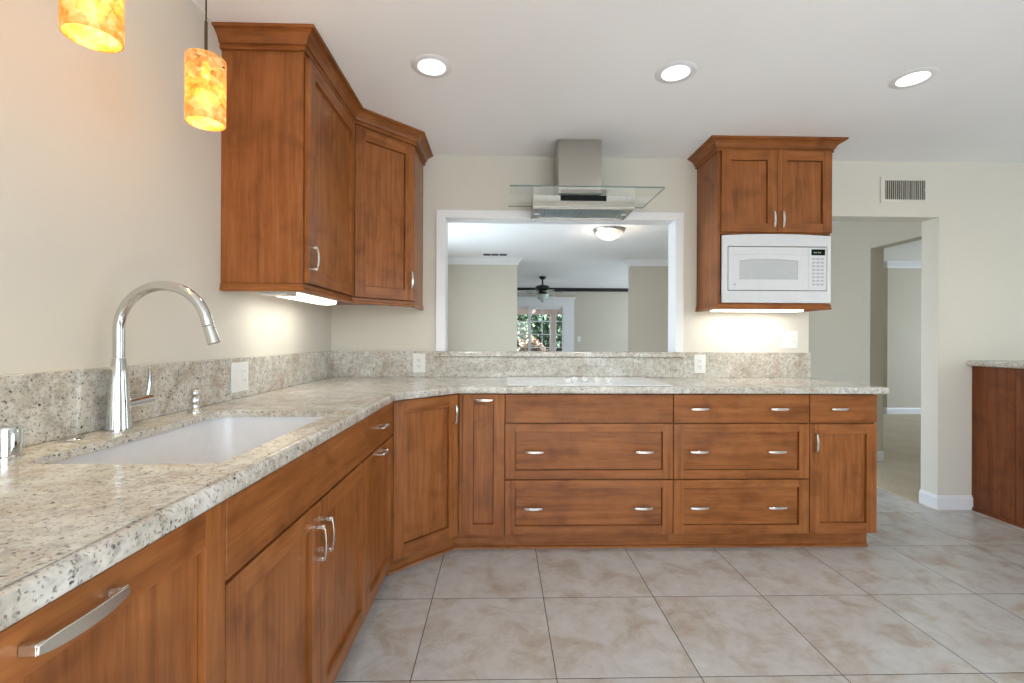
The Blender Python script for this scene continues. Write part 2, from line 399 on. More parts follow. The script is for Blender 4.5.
# ------------------------------------------------------------------ room shell
XL, YW, ZC = -1.137, 3.15, 2.404
XR, YB, YD, YF = 7.6, -2.3, 7.2, 11.3
DL = [(-0.319, 2.122), (0.803, 2.134), (1.935, 2.146)]
struct(MB().box(XL - .15, 9.2, YB - .15, YF + .2, -.1, 0).build('floor', 'tile'))
struct(plate(rect(2.985, 9.2, 3.285, YD + 2), [], 0, .007, lambda u, v, d: (u, v, d)).build('floor_hall', 'carpet'))
struct(plate(rect(XL - .15, 9.2, YB - .15, YF + .2), [circ(x, y, .064) for x, y in DL], ZC, ZC + .16, lambda u, v, d: (u, v, d)).build('ceiling', 'ceiling'))
wx = lambda X0: (lambda u, v, d: (d, u, v)); wy = lambda u, v, d: (u, d, v)
struct(plate(rect(YB, YF, 0, ZC), [rect(3.5, 5.9, .75, 2.1)], XL - .13, XL, wx(0)).build('wall_left', 'wall'))
struct(plate([(XL, 0), (2.116, 0), (2.116, 2.022), (3.027, 2.022), (3.027, 0), (8.83, 0), (8.83, ZC), (XL, ZC)], [rect(-.384, 1.196, 1.05, 1.990)], YW, YW + .13, wy).build('wall_back', 'wall'))
struct(plate(rect(XL, XR, 0, ZC), [rect(-.7, 2.7, .75, 2.15)], YB - .13, YB, wy).build('wall_rear', 'wall'))
struct(plate(rect(YB, YW + .13, 0, ZC), [rect(-1.75, 1.95, .1, 2.2)], XR, XR + .13, wx(0)).build('wall_right', 'wall'))
# dining room beyond the pass-through
struct(plate([(XL, 0), (.25, 0), (.25, ZC), (XL, ZC)], [], YD, YD + .15, wy).build('wall_dining_left', 'wall2'))
struct(plate([(2.022, 0), (3.68, 0), (3.68, ZC), (2.022, ZC)], [], YD, YD + .15, wy).build('wall_dining_right', 'wall2'))
struct(plate([(YW + .13, 0), (3.46, 0), (3.46, 2.05), (4.385, 2.05), (4.385, 0), (YD, 0), (YD, ZC), (YW + .13, ZC)], [], 3.545, 3.675, wx(0)).build('wall_hall', 'wall2'))
struct(plate([(YD + .15, 0), (YF, 0), (YF, ZC), (YD + .15, ZC)], [rect(8.1, 10.5, .7, 2.1)], 4.6, 4.73, wx(0)).build('wall_family_right', 'wall2'))
struct(plate(rect(3.68, 4.6, 0, ZC), [], YD + .02, YD + .15, wy).build('wall_family_return', 'wall2'))
struct(plate([(XL, 0), (XL, ZC), (4.73, ZC), (4.73, 0), (1.56, 0), (1.56, 1.96), (-.5, 1.96), (-.5, 0)], [], YF, YF + .15, wy).build('wall_family', 'wall2'))
# room behind the hall opening
struct(MB().box(6.1, 9.2, YD, YD + 1.2, 0, ZC).build('wall_far', 'wall2'))
struct(MB().box(4.73, 6.1, YD + 1.1, YD + 1.2, 0, ZC).build('wall_far_recess', 'wall2'))
struct(plate(rect(YW, YD + 1.2, 0, ZC), [rect(4.3, 6.5, .6, 2.2)], 8.7, 8.83, wx(0)).build('wall_far_right', 'wall2'))

# crown and base mouldings of the back rooms
crown_s = [(0, ZC), (0, ZC - .092), (.010, ZC - .092), (.016, ZC - .075), (.040, ZC - .045), (.066, ZC - .018), (.075, ZC - .012), (.075, ZC)]
crown_b = [(0, ZC), (0, ZC - .080), (.016, ZC - .080), (.024, ZC - .06), (.05, ZC - .02), (.05, ZC)]
struct(MB().sweep([(XL, YD), (.25, YD), (.25, YD + .15)], crown_s).build('trim_1', 'trim'))
struct(MB().sweep([(2.022, YD + .15), (2.022, YD), (3.545, YD)], crown_s).build('trim_2', 'trim'))
struct(MB().sweep([(6.1, YD + 1.1), (6.1, YD), (8.7, YD)], crown_s).build('trim_3', 'trim'))
struct(MB().sweep([(XL, YF), (4.6, YF)], crown_b).build('trim_4', 'blackwood'))
bb = [(0, 0), (.014, 0), (.014, .078), (.009, .088), (.006, .098), (0, .098)]
bb7 = [(o, z + .006) for o, z in bb]
struct(MB().sweep([(3.027, YW + .13), (3.027, YW), (3.268, YW)], bb).build('baseboard_back', 'trim', bevel=.0015))
struct(MB().sweep([(3.545, YD), (3.545, 4.385), (3.675, 4.385)], bb7).build('baseboard_hall', 'trim'))
struct(MB().sweep([(6.1, YD + 1.1), (6.1, YD), (8.7, YD)], bb7).build('baseboard_far', 'trim'))

# pass-through casing and lining
cs = MB(); zt = 1.980; xo0, xi0, xi1, xo1, zo = -.437, -.375, 1.187, 1.240, 2.034
prof_w = .018
cs.add([(xo0, YW, 1.082), (xi0, YW, 1.082), (xi0, YW, zt), (xo0, YW, zo), (xo0, YW - prof_w, 1.082), (xi0, YW - prof_w + .006, 1.082), (xi0, YW - prof_w + .006, zt), (xo0, YW - prof_w, zo)],
       [(0, 1, 2, 3), (4, 5, 6, 7), (0, 1, 5, 4), (1, 2, 6, 5), (2, 3, 7, 6), (3, 0, 4, 7)])
cs.add([(xo1, YW, 1.082), (xi1, YW, 1.082), (xi1, YW, zt), (xo1, YW, zo), (xo1, YW - prof_w, 1.082), (xi1, YW - prof_w + .006, 1.082), (xi1, YW - prof_w + .006, zt), (xo1, YW - prof_w, zo)],
       [(0, 1, 2, 3), (4, 5, 6, 7), (0, 1, 5, 4), (1, 2, 6, 5), (2, 3, 7, 6), (3, 0, 4, 7)])
cs.add([(xo0, YW, zo), (xi0, YW, zt), (xi1, YW, zt), (xo1, YW, zo), (xo0, YW - prof_w, zo), (xi0, YW - prof_w + .006, zt), (xi1, YW - prof_w + .006, zt), (xo1, YW - prof_w, zo)],
       [(0, 1, 2, 3), (4, 5, 6, 7), (0, 1, 5, 4), (1, 2, 6, 5), (2, 3, 7, 6), (3, 0, 4, 7)])
cs.box(-.384, xi0, YW, YW + .13, 1.082, 1.990); cs.box(xi1, 1.196, YW, YW + .13, 1.082, 1.990); cs.box(xi0, xi1, YW, YW + .13, zt, 1.990)
struct(cs.build('trim_5', 'trim', bevel=.002))

# ------------------------------------------------------------------ garden door in the family room
fr = MB(); y0, y1 = YF - .02, YF + .10
fr.box(1.50, 1.78, YF - .022, YF, 0, 2.125); fr.box(-.72, 1.50, YF - .022, YF, 1.955, 2.125)
fr.box(-.74, 1.80, YF - .045, YF, 2.125, 2.16); fr.box(-.76, 1.82, YF - .06, YF, 2.16, 2.185); fr.box(-.72, -.45, YF - .022, YF, 0, 1.955)
d1 = struct(fr.build('door_1', 'trim'))
def sash(x0, x1, y, st, muls, rows):
    m = MB(); zb, ztp = .05, 1.955
    m.box(x0, x0 + st, y, y + .045, zb, ztp); m.box(x1 - st, x1, y, y + .045, zb, ztp)
    m.box(x0 + st, x1 - st, y, y + .045, zb, zb + .12); m.box(x0 + st, x1 - st, y, y + .045, ztp - .065, ztp)
    for q in muls: m.box(q - .011, q + .011, y + .012, y + .034, zb + .12, ztp - .065)
    for z in rows: m.box(x0 + st, x1 - st, y + .010, y + .036, z - .012, z + .012)
    s = m.build('sash', 'trim', d1)
    MB().box(x0 + st, x1 - st, y + .021, y + .025, zb + .12, ztp - .065).build('pane', 'pane', s)
RZ = (.32, .64, .955, 1.273, 1.594)
sash(-.5, .735, YF + .065, .065, (-.1, .30), RZ)
sash(.665, 1.56, YF + .015, .066, (1.007, 1.34), RZ)

# ------------------------------------------------------------------ cabinets
FL, FB = -.512, 2.527           # door faces: left run (X), back run (Y)
DT = .020                       # door thickness
def face(o, u, n):              # local (along, outward, up) -> space
    u = Vector(u).normalized(); n = Vector(n).normalized()
    return Matrix(((u.x, n.x, 0, o[0]), (u.y, n.y, 0, o[1]), (u.z, n.z, 1, o[2]), (0, 0, 0, 1)))
def shaker(name, mat, w, h, parent, st=.056, rt=.056, rb=.056, rec=.0125, vertical=True):
    m = MB()
    m.box(0, st, -DT, 0, 0, h, 0); m.box(w - st, w, -DT, 0, 0, h, 0)
    m.box(st, w - st, -DT, 0, h - rt, h, 1); m.box(st, w - st, -DT, 0, 0, rb, 1)
    gp = .0026
    m.box(st + gp, w - st - gp, -DT + .002, -rec, rb + gp, h - rt - gp, 0 if vertical else 1)
    m.box(st - .004, w - st + .004, -DT + .0005, -DT + .0018, rb - .004, h - rt + .004, 2)  # dark sheet behind the panel, paints shade into the gap around it
    return m.xf(mat).build(name, ['wv', 'wh', 'gapshade'], parent, bevel=.0016)
def slab(name, mat, w, h, parent):
    return MB().box(0, w, -DT, 0, 0, h, 0).xf(mat).build(name, ['wh'], parent, bevel=.0022)
def bow(mat, u, z, L, upright, parent, proj=.030, wd=.013, label=None):
    """arched bar pull on two square feet"""
    m = MB(); h = L / 2; n = 14
    rows = []
    for i in range(n + 1):
        t = -1 + 2 * i / n; y = proj * .76 + proj * .24 * (1 - t * t); hw = wd / 2 * (1 - .45 * t ** 4); th = .0045 * (1 - .3 * t * t)
        rows.append([(t * h, y, -hw), (t * h, y, hw), (t * h, y - th, hw), (t * h, y - th, -hw)])
    vs = [q for r in rows for q in r]; fs = []
    for i in range(n):
        for j in range(4): fs.append((i * 4 + j, i * 4 + (j + 1) % 4, i * 4 + 4 + (j + 1) % 4, i * 4 + 4 + j))
    fs += [(0, 1, 2, 3), (n * 4 + 3, n * 4 + 2, n * 4 + 1, n * 4)]
    m.add(vs, fs)
    for sg in (-1, 1): m.box(min(sg * h, sg * (h - .011)), max(sg * h, sg * (h - .011)), 0, proj * .68, -wd * .34, wd * .34)
    if upright: m.xf(Matrix.Rotation(-PI / 2, 4, 'Y'))
    m.xf(mat @ Matrix.Translation((u, 0, z)))
    return m.build('handle', 'nickel', parent, bevel=.0012, smooth=50)
Z0, Z1, TK = .104, .866, .10     # fronts from / to, toe-kick height
G = .0022

def base_back(name, label, x0, x1, drawers, doors, cat='cabinet', xtoe=None):
    r = thing(name, label, cat, ((x0 + x1) / 2, (FB + YW) / 2, 0))
    b = MB(); b.box(x0 + .0005, x1 - .0005, FB + DT + .001, YW - .002, TK, .871)
    b.build('carcass', 'wv', r, bevel=.001)
    MB().box(x0 + .0005, (xtoe or x1) - .0005, FB + .072, FB + .09, 0, TK).build('toe_kick', 'wh', r)
    MB().sweep([(x0 + .0005, FB + .072), ((xtoe or x1) - .0005, FB + .072)], [(0, 0), (.012, 0), (.010, .008), (.005, .013), (0, .014)]).build('toe_moulding', 'wh', r)
    w = x1 - x0 - 2 * G
    for z0, z1, kind, hs in drawers:
        mt = face((x0 + G, FB, z0 + G), (1, 0, 0), (0, -1, 0)); h = z1 - z0 - 2 * G
        d = slab('drawer_front', mt, w, h, r) if kind == 's' else shaker('drawer_front', mt, w, h, r, .056, .043, .047, vertical=False)
        for hx in hs: bow(mt, hx - x0 - G, h / 2, .10, False, d)
    for z0, z1, hx, hz, up in doors:
        mt = face((x0 + G, FB, z0 + G), (1, 0, 0), (0, -1, 0)); h = z1 - z0 - 2 * G
        d = shaker('door', mt, w, h, r); bow(mt, hx - x0 - G, hz - z0 - G, .10, up, d)
    return r
# slim pull-out, wide drawers under the cooktop, three-drawer stack, last unit with door
r = thing('base_cabinet', 'very narrow pull-out base cabinet between the angled corner door and the wide cooktop drawers', 'cabinet', (-.1, 2.84, 0))
MB().box(-.2225, .023, FB + DT + .001, YW - .002, TK, .871).build('carcass', 'wv', r)
MB().box(-.2225, -.208, FB + .004, FB + DT, TK, .871).build('filler_strip', 'wv', r)
MB().box(-.258, .023, FB + .072, FB + .09, 0, TK).build('toe_kick', 'wh', r)
MB().sweep([(-.258, FB + .072), (.023, FB + .072)], [(0, 0), (.012, 0), (.010, .008), (.005, .013), (0, .014)]).build('toe_moulding', 'wh', r)
mt = face((-.205, FB, Z0), (1, 0, 0), (0, -1, 0))
d = shaker('door', mt, .2265, Z1 - Z0, r, .058, .056, .056); bow(mt, .113, .733, .10, False, d)
HZ2, HZ3 = 0, 0
base_back('base_cabinet', 'widest base cabinet with two deep panelled drawers directly below the white cooktop', .0235, .947,
          [(.711, .868, 's', []), (.404, .708, 'p', (.183, .784)), (.100, .401, 'p', (.178, .779))], [])
base_back('base_cabinet', 'base cabinet stack of three drawers with six pulls, right of the cooktop drawers', .947, 1.706,
          [(.711, .868, 's', (1.087, 1.527)), (.404, .708, 'p', (1.084, 1.515)), (.100, .401, 'p', (1.087, 1.518))], [])
r = base_back('base_cabinet', 'end base cabinet with one small drawer above one tall door, beside the hall opening', 1.706, 2.086,
              [(.711, .868, 's', (1.865,))], [(.100, .708, 1.735, .605, True)])

# angled corner base
cA, cB = (FL, 2.236), (-.2235, FB)
r = thing('base_cabinet', 'angled corner base cabinet with a single tall door turned across the inside corner', 'cabinet', (-.8, 2.8, 0))
dv = Vector((cB[0] - cA[0], cB[1] - cA[1], 0)); L = dv.length; du = dv.normalized(); dn = Vector((du.y, -du.x, 0))
bi = [Vector((cA[0], cA[1], 0)) - dn * (DT + .001), Vector((cB[0], cB[1], 0)) - dn * (DT + .001)]
MB().prism([(XL + .002, 2.2365), (FL - DT - .001, 2.2365), (bi[0].x, bi[0].y), (bi[1].x, bi[1].y), (-.2235, FB + DT + .001), (-.2235, YW - .002), (XL + .002, YW - .002)], TK, .871).build('carcass', 'wv', r)
tA, tB = Vector((-.562, 2.310, 0)), Vector((-.258, 2.599, 0)); td = (tB - tA).normalized(); tn = Vector((td.y, -td.x, 0))
MB().prism([(tA.x, tA.y), (tB.x, tB.y), (tB.x - tn.x * .018, tB.y - tn.y * .018), (tA.x - tn.x * .018, tA.y - tn.y * .018)], 0, TK).build('toe_kick', 'wh', r)
MB().sweep([(tA.x, tA.y), (tB.x, tB.y)], [(0, 0), (.012, 0), (.010, .008), (.005, .013), (0, .014)]).build('toe_moulding', 'wh', r)
o = Vector((cA[0], cA[1], Z0)) + du * .003; mt = face(o, du, dn)
d = shaker('door', mt, L - .012, Z1 - Z0, r, .060, .060, .060); bow(mt, L - .012 - .028, .763 - Z0, .10, True, d)

def base_left(label, y0, y1, ys_toe=True):
    r = thing('base_cabinet', label, 'cabinet', ((XL + FL) / 2, (y0 + y1) / 2, 0))
    MB().box(XL + .002, FL - DT - .001, y0 + .0005, y1 - .0005, TK, .871 if not ys_toe == 'sink' else .66).build('carcass', 'wv', r)
    MB().box(FL - .09, FL - .072, y0 + .0005, y1 - .0005, 0, TK).build('toe_kick', 'wh', r)
    return r
lf = lambda y, z: face((FL, y, z), (0, 1, 0), (1, 0, 0))
# narrow unit beside the corner
r = base_left('narrow base cabinet with a small drawer over a pull-out door, right of the sink doors', 1.800, 2.236)
mt = lf(1.800 + G, .711 + G); d = slab('drawer_front', mt, .436 - 2 * G, .157 - 2 * G, r); bow(mt, .218, .076, .085, False, d)
mt = lf(1.800 + G, .100 + G); d = shaker('door', mt, .436 - 2 * G, .608 - 2 * G, r); bow(mt, .218, .575, .085, False, d)
# sink base
r = base_left('sink base cabinet with a long flat false front above a pair of doors', .882, 1.800, 'sink')
MB().box(FL - DT - .019, FL - DT - .001, .8825, 1.7995, .66, .871).build('face_frame', 'wh', r)
slab('false_front', lf(.882 + G, .711 + G), .918 - 2 * G, .157 - 2 * G, r)
mt = lf(.882 + G, .100 + G); d = shaker('door', mt, .459 - 1.5 * G, .608 - 2 * G, r); bow(mt, .459 - .030, .494, .10, True, d)
mt = lf(1.341 + G / 2, .100 + G); d = shaker('door', mt, .459 - 1.5 * G, .608 - 2 * G, r); bow(mt, .030, .494, .10, True, d)
# panelled unit nearest the camera
r = base_left('base unit with one full-height panel and a long curved bar handle, nearest the camera', .200, .882)
mt = lf(.200 + G, .100 + G); d = shaker('door', mt, .682 - 2 * G, .768 - 2 * G, r, .057, .064, .060)
bow(mt, .366, .733, .124, False, d, proj=.029, wd=.019)
r = base_left('plain base cabinet at the near end of the sink run', -.55, .200)
shaker('door', lf(-.55 + G, .100 + G), .75 - 2 * G, .768 - 2 * G, r)

# ------------------------------------------------------------------ granite
ct_path = [(-.497, -.6), (-.497, 2.213), (-.226, 2.508), (2.135, 2.508), (2.135, YW)]
outer = [(XL + .002, -.6), (-.512, -.6), (-.512, 2.219), (-.2325, 2.523), (2.120, 2.523), (2.120, YW - .002), (XL + .002, YW - .002)]
SX0, SX1, SY0, SY1 = -.992, -.578, .972, 1.668
ct = plate(outer, [rrect(SX0, SX1, SY0, SY1, .060, rf=.022)], .889, .910, lambda u, v, d: (u, v, d))
R_ = .011
prof = [(-.017, .910)] + [(-R_ + R_ * math.sin(a), .910 - R_ + R_ * math.cos(a)) for a in [PI / 2 * i / 5 for i in range(6)]] + \
       [(-R_ * .8 + R_ * .8 * math.cos(a), .872 + R_ * .8 - R_ * .8 * math.sin(a)) for a in [PI / 2 * i / 4 for i in range(5)]] + [(-.022, .872), (-.022, .889), (-.017, .889)]
ct.sweep([(p[0], p[1]) for p in ct_path], prof)
tag(ct.build('countertop', 'granite', smooth=35), 'L-shaped speckled beige granite countertop along the left and back walls', 'countertop')
tag(MB().box(XL + .001, XL + .021, -.6, YW - .001, .9105, 1.082).build('backsplash', 'granite', bevel=.002), 'granite backsplash strip on the left wall behind the faucet', 'backsplash')
tag(MB().box(XL + .0215, 2.116, YW - .021, YW - .001, .9105, 1.082 - .0385).box(XL + .0215, -.445, YW - .021, YW - .001, 1.0435, 1.082).box(1.236, 2.116, YW - .021, YW - .001, 1.0435, 1.082).build('backsplash', 'granite', bevel=.001), 'granite backsplash strip along the back wall behind the cooktop', 'backsplash')
led = MB().box(-.3835, 1.1955, YW - .001, YW + .165, 1.0505, 1.082)
led.sweep([(-.4445, YW - .002), (-.4445, YW - .042), (1.2355, YW - .042), (1.2355, YW - .002)][1:3], [(.0, 1.082 - .008), (-.004, 1.0815), (-.008, 1.082), (-.040, 1.082), (-.040, 1.045), (-.008, 1.045), (-.002, 1.048), (0, 1.054)])
tag(led.build('ledge', 'granite', bevel=.0015), 'granite ledge along the bottom of the pass-through opening', 'ledge')

# ------------------------------------------------------------------ sink
t = thing('sink', 'white undermount sink set in the granite countertop on the left', 'sink', ((SX0 + SX1) / 2, (SY0 + SY1) / 2, .69))
def bowl_loop(g, r, z): return [(x, y, z) for x, y in rrect(SX0 - g, SX1 + g, SY0 - g, SY1 + g, r, rf=max(.02, r - .036))]
loops = [bowl_loop(.03, .075, .8885), bowl_loop(.006, .058, .8885), bowl_loop(.004, .058, .87), bowl_loop(-.010, .058, .72), bowl_loop(-.022, .056, .700), bowl_loop(-.055, .05, .692)]
outl = [bowl_loop(-.05, .05, .680), bowl_loop(.0, .06, .700), bowl_loop(.016, .065, .86), bowl_loop(.03, .075, .878)]
vs = [q for l in loops + outl for q in l]; n = len(loops[0]); m = len(loops) + len(outl); fs = []
for j in range(m):
    if j == len(loops) - 1: continue
    for i in range(n): fs.append((j * n + i, j * n + (i + 1) % n, ((j + 1) % m) * n + (i + 1) % n, ((j + 1) % m) * n + i))
fs.append(tuple((len(loops) - 1) * n + i for i in range(n))); fs.append(tuple(len(loops) * n + i for i in range(n)))
MB().add(vs, fs).build('bowl', 'sink', t, smooth=50)
MB().lathe([(0, .001), (.030, .001), (.034, .004), (.044, .003), (.046, 0), (.046, -.006), (0, -.006)], (-.79, 1.32, .693), 28).build('drain', 'chrome', t, smooth=40)

# ------------------------------------------------------------------ faucet and deck fittings
fx, fy, fz = -1.070, 1.330, .910
t = thing('faucet', 'tall chrome gooseneck faucet with side lever behind the sink', 'faucet', (fx, fy, fz))
MB().lathe([(0, .0005), (.0305, .0005), (.0305, .006), (.0295, .010), (.0265, .08), (.021, .15), (.0165, .197), (.0160, .200), (0, .200)], (fx, fy, fz), 36).build('body', 'chrome', t, smooth=40)
RA = .122; zc = 1.192; cx = fx + RA
pts = [(fx, fy, fz + .202), (fx, fy, 1.14)] + [(cx + RA * math.cos(a), fy, zc + RA * math.sin(a)) for a in [PI - (PI - .26) * i / 26 for i in range(27)]]
pts.append(tuple(Vector(pts[-1]) + (Vector(pts[-1]) - Vector(pts[-2])).normalized() * .012))
MB().tube(pts, .0142, 20).build('spout', 'chrome', t, smooth=50)
e = Vector(pts[-1]); dd = (e - Vector(pts[-2])).normalized()
MB().tube([e - dd * .006, e - dd * .0055, e + dd * .010, e + dd * .011], [.0, .0152, .0152, .0], 20).tube([e + dd * .013, e + dd * .0135, e + dd * .062, e + dd * .064], [.0, .0146, .0165, .0], 20).build('spray_head', 'chrome', t, smooth=45)
MB().tube([(fx, fy + .018, .974), (fx, fy + .0185, .974), (fx, fy + .112, .978), (fx, fy + .114, .978)], [0, .0185, .0195, .0], 22).build('lever_hub', 'chrome', t, smooth=45)
MB().tube([(fx, fy + .104, .986), (fx + .002, fy + .110, 1.015), (fx + .004, fy + .111, 1.05), (fx + .006, fy + .106, 1.076)], [.0075, .0065, .0058, .005], 12).build('lever', 'chrome', t, smooth=50)
t = thing('soap_dispenser', 'small turned chrome dispenser on the granite behind the far end of the sink', 'soap dispenser', (-1.053, 1.630, .91))
MB().lathe([(0, .0005), (.024, .0005), (.024, .004), (.018, .010), (.0115, .018), (.0135, .032), (.0150, .042), (.012, .052), (.0105, .056), (0, .056)], (-1.053, 1.63, .91), 28).build('base', 'chrome', t, smooth=50)
MB().lathe([(0, .0565), (.0105, .0565), (.0155, .062), (.0165, .068), (.0145, .076), (.008, .080), (0, .081)], (-1.053, 1.63, .91), 28).build('pump_head', 'chrome', t, smooth=50)
tag(MB().lathe([(0, .0005), (.026, .0005), (.0265, .003), (.023, .007), (.012, .0095), (0, .010)], (-1.079, 1.195, .91), 32).build('hole_cover', 'chrome', smooth=50), 'flat round chrome cover set in the granite left of the faucet', 'cover')
t = thing('air_gap', 'short chrome air gap cap at the near left end of the sink', 'air gap', (-1.056, 1.022, .91))
MB().lathe([(0, .0005), (.0265, .0005), (.0265, .004), (.0240, .006), (.0240, .062), (.0225, .066), (0, .067)], (-1.056, 1.022, .91), 32).build('cap', 'chrome', t, smooth=40)
MB().box(-1.0700, -1.0530, .9955, .9990, .926, .948).build('vent_slot', 'slot', t)

# ------------------------------------------------------------------ cooktop
t = thing('cooktop', 'flat white glass cooktop set into the granite counter below the range hood', 'cooktop', (.495, 2.81, .91))
MB().prism(rrect(.037, .955, 2.553, 3.068, .012), .9105, .9165).build('glass_top', 'cook', t, bevel=.0015)
for q, (kx, ky) in enumerate([(.384, 2.672), (.436, 2.745), (.500, 2.765), (.570, 2.748), (.620, 2.676)]):
    k = MB().lathe([(0, 0), (.021, 0), (.0215, .004), (.0195, .018), (.0165, .023), (0, .024)], (kx, ky, .917), 24)
    k.box(kx - .0035, kx + .0035, ky - .019, ky + .019, .938, .9465)
    k.build('knob', 'plate', t, bevel=.0012, smooth=40)
for bx_, by_, br in [(.17, 2.70, .075), (.17, 2.93, .095), (.82, 2.70, .095), (.82, 2.93, .075), (.5, 2.93, .08)]:
    MB().lathe([(br - .002, .9166), (br, .9166), (br, .9168), (br - .002, .9168)], (bx_, by_, 0), 40, close=True).build('burner_ring', 'grey', t)

# ------------------------------------------------------------------ upper cabinets
ZB, ZT = 1.390, 2.338
UX = XL + .33 ; UY0 = 1.912; UYc = YW - .61; CX = XL + .61; CY = YW - .33
up_path = [(XL + .001, UY0), (UX, UY0), (UX, UYc), (CX, CY), (CX, YW - .001)]
PJ = .066
crown = [(0, ZT - .006), (.013, ZT - .006), (.014, ZT + .002), (.012, ZT + .009), (.012, ZT + .013), (.020, ZT + .014), (.021, ZT + .018), (.023, ZT + .024), (.031, ZT + .037), (.044, ZT + .046), (.051, ZT + .048), (.051, ZT + .053), (PJ - .002, ZT + .054), (PJ, ZT + .056), (PJ, ZC - .001), (0, ZC - .001)]
rail = [(-.018, ZB - .032), (.004, ZB - .032), (.008, ZB - .028), (.008, ZB - .022), (.004, ZB - .017), (.004, ZB - .002), (0, ZB), (-.018, ZB)]
a = thing('upper_cabinet', 'tall wall cabinet on the left wall with a broad plain end panel facing the sink', 'cabinet', ((XL + UX) / 2, (UY0 + UYc) / 2, ZB))
MB().box(XL + .001, UX, UY0, UYc - .0005, ZB + .001, ZC - .003).build('carcass', 'wv', a, bevel=.001)
MB().sweep(up_path, crown, (0, 2)).build('crown_moulding', 'wh', a)
MB().sweep(up_path, rail, (0, 2)).build('light_rail', 'wh', a)
mt = face((UX + .001 + DT, UY0 + .012, ZB + .004), (0, 1, 0), (1, 0, 0))
d = shaker('door', mt, UYc - UY0 - .040, .922, a, .060, .060, .060); bow(mt, .030, .105, .10, True, d)
b = thing('upper_cabinet', 'diagonal corner wall cabinet whose single door faces the room beside the pass-through', 'cabinet', (-.9, 2.9, ZB))
MB().prism([(XL + .001, UYc), (UX, UYc), (CX, CY), (CX, YW - .001), (XL + .001, YW - .001)], ZB + .001, ZC - .003).build('carcass', 'wv', b, bevel=.001)
MB().sweep(up_path, crown, (2, 4)).build('crown_moulding', 'wh', b)
MB().sweep(up_path, rail, (2, 4)).build('light_rail', 'wh', b)
du = Vector((1, 1, 0)).normalized(); dn = Vector((1, -1, 0)).normalized(); L = math.hypot(CX - UX, CY - UYc)
mt = face(Vector((UX, UYc, ZB + .004)) + dn * (DT + .001) + du * .006, du, dn)
d = shaker('door', mt, L - .018, .922, b, .062, .062, .062); bow(mt, L - .018 - .028, .120, .10, True, d)

MX0, MX1, MY = 1.335, 2.044, 2.846
t = thing('upper_cabinet', 'wall cabinet with two doors above the white built-in microwave', 'cabinet', ((MX0 + MX1) / 2, 3.0, 1.39))
MB().box(MX0, MX0 + .018, MY, YW - .001, ZB, ZC - .003).box(MX1 - .018, MX1, MY, YW - .001, ZB, ZC - .003).box(MX0 + .018, MX1 - .018, MY, YW - .001, 1.824, ZC - .003).box(MX0 + .018, MX1 - .018, MY, YW - .001, ZB - .006, ZB + .006).box(MX0 + .018, MX1 - .018, YW - .012, YW - .001, ZB + .006, 1.824).build('carcass', 'wv', t, bevel=.001)
mp = [(MX0, YW - .001), (MX0, MY), (MX1, MY), (MX1, YW - .001)]
crown2 = [(o_ * 1.0, z_) for o_, z_ in crown]
MB().sweep(mp, crown2).build('crown_moulding', 'wh', t)
MB().sweep(mp, rail).build('light_rail', 'wh', t)
xm = (MX0 + MX1) / 2 + .009; dz0, dh = 1.832, .502
mt = face((MX0 + .018, MY - .001 - DT, dz0), (1, 0, 0), (0, -1, 0)); w_ = xm - .0015 - MX0 - .018
d = shaker('door', mt, w_, dh, t, .058, .058, .054); bow(mt, w_ - .026, .075, .10, True, d)
mt = face((xm + .0015, MY - .001 - DT, dz0), (1, 0, 0), (0, -1, 0)); w_ = MX1 - .003 - xm - .0015
d = shaker('door', mt, w_, dh, t, .058, .058, .054); bow(mt, .026, .075, .10, True, d)

# ------------------------------------------------------------------ microwave with trim kit
t = thing('microwave', 'white built-in microwave oven with a wide trim frame, below the two cabinet doors', 'microwave', (1.69, 2.98, 1.4))
y_ = MY - .018; wx0, wx1, wz0, wz1 = 1.358, 2.038, 1.397, 1.812
ix0, ix1, iz0, iz1 = 1.396, 2.012, 1.474, 1.742
top = [(wx1 + (wx0 - wx1) * i / 16, wz1 + .010 * (1 - (2 * i / 16 - 1) ** 2)) for i in range(17)]
plate([(wx0, wz0), (wx1, wz0)] + top, [rect(ix0 - .003, ix1 + .003, iz0 - .003, iz1 + .003)], y_, MY - .0015, wy).build('trim_frame', 'white', t, bevel=.003)
MB().box(ix0 - .001, ix1 + .001, y_ + .012, YW - .03, iz0 - .001, iz1 + .001).build('oven_body', 'slot', t)
dx1 = 1.898
dwt = [(1.832 + (1.467 - 1.832) * i / 14, 1.655 + .012 * (1 - (2 * i / 14 - 1) ** 2)) for i in range(15)]
dr = plate(rect(ix0 + .001, dx1 - .001, iz0 + .001, iz1 - .001), [[(1.467, 1.542), (1.832, 1.542)] + dwt], y_ + .001, y_ + .011, wy).build('door', 'white', t, bevel=.0015)
plate([(1.4675, 1.5425), (1.8315, 1.5425)] + [(x, z - .0005) for x, z in dwt], [], y_ + .004, y_ + .009, wy).build('window', 'mwwin', dr)
arc = [(1.897, 1.690)] + [(1.897 + (1.397 - 1.897) * i / 14, 1.690 + .008 * (1 - (2 * i / 14 - 1) ** 2)) for i in range(15)]
MB().tube([(x, y_ + .0008, z) for x, z in arc[1:]], .0008, 6).build('door_crease', 'grey', dr)
lg = MB().lathe([(0, 0), (.0075, 0), (.0075, .0008), (0, .0008)], (0, 0, 0), 24, 0, Matrix.Rotation(PI / 2, 4, 'X')).xf(Matrix.Translation((1.436, y_ + .0005, 1.508)))
lg.build('round_emblem', 'grey', dr)
kp = MB().box(dx1, ix1 - .001, y_ + .001, y_ + .011, iz0 + .001, iz1 - .001).build('control_panel', 'white', t, bevel=.0015)
MB().box(1.915, 2.001, y_ - .0002, y_ + .001, 1.692, 1.729).build('display', 'black', kp)
dg_ = MB()
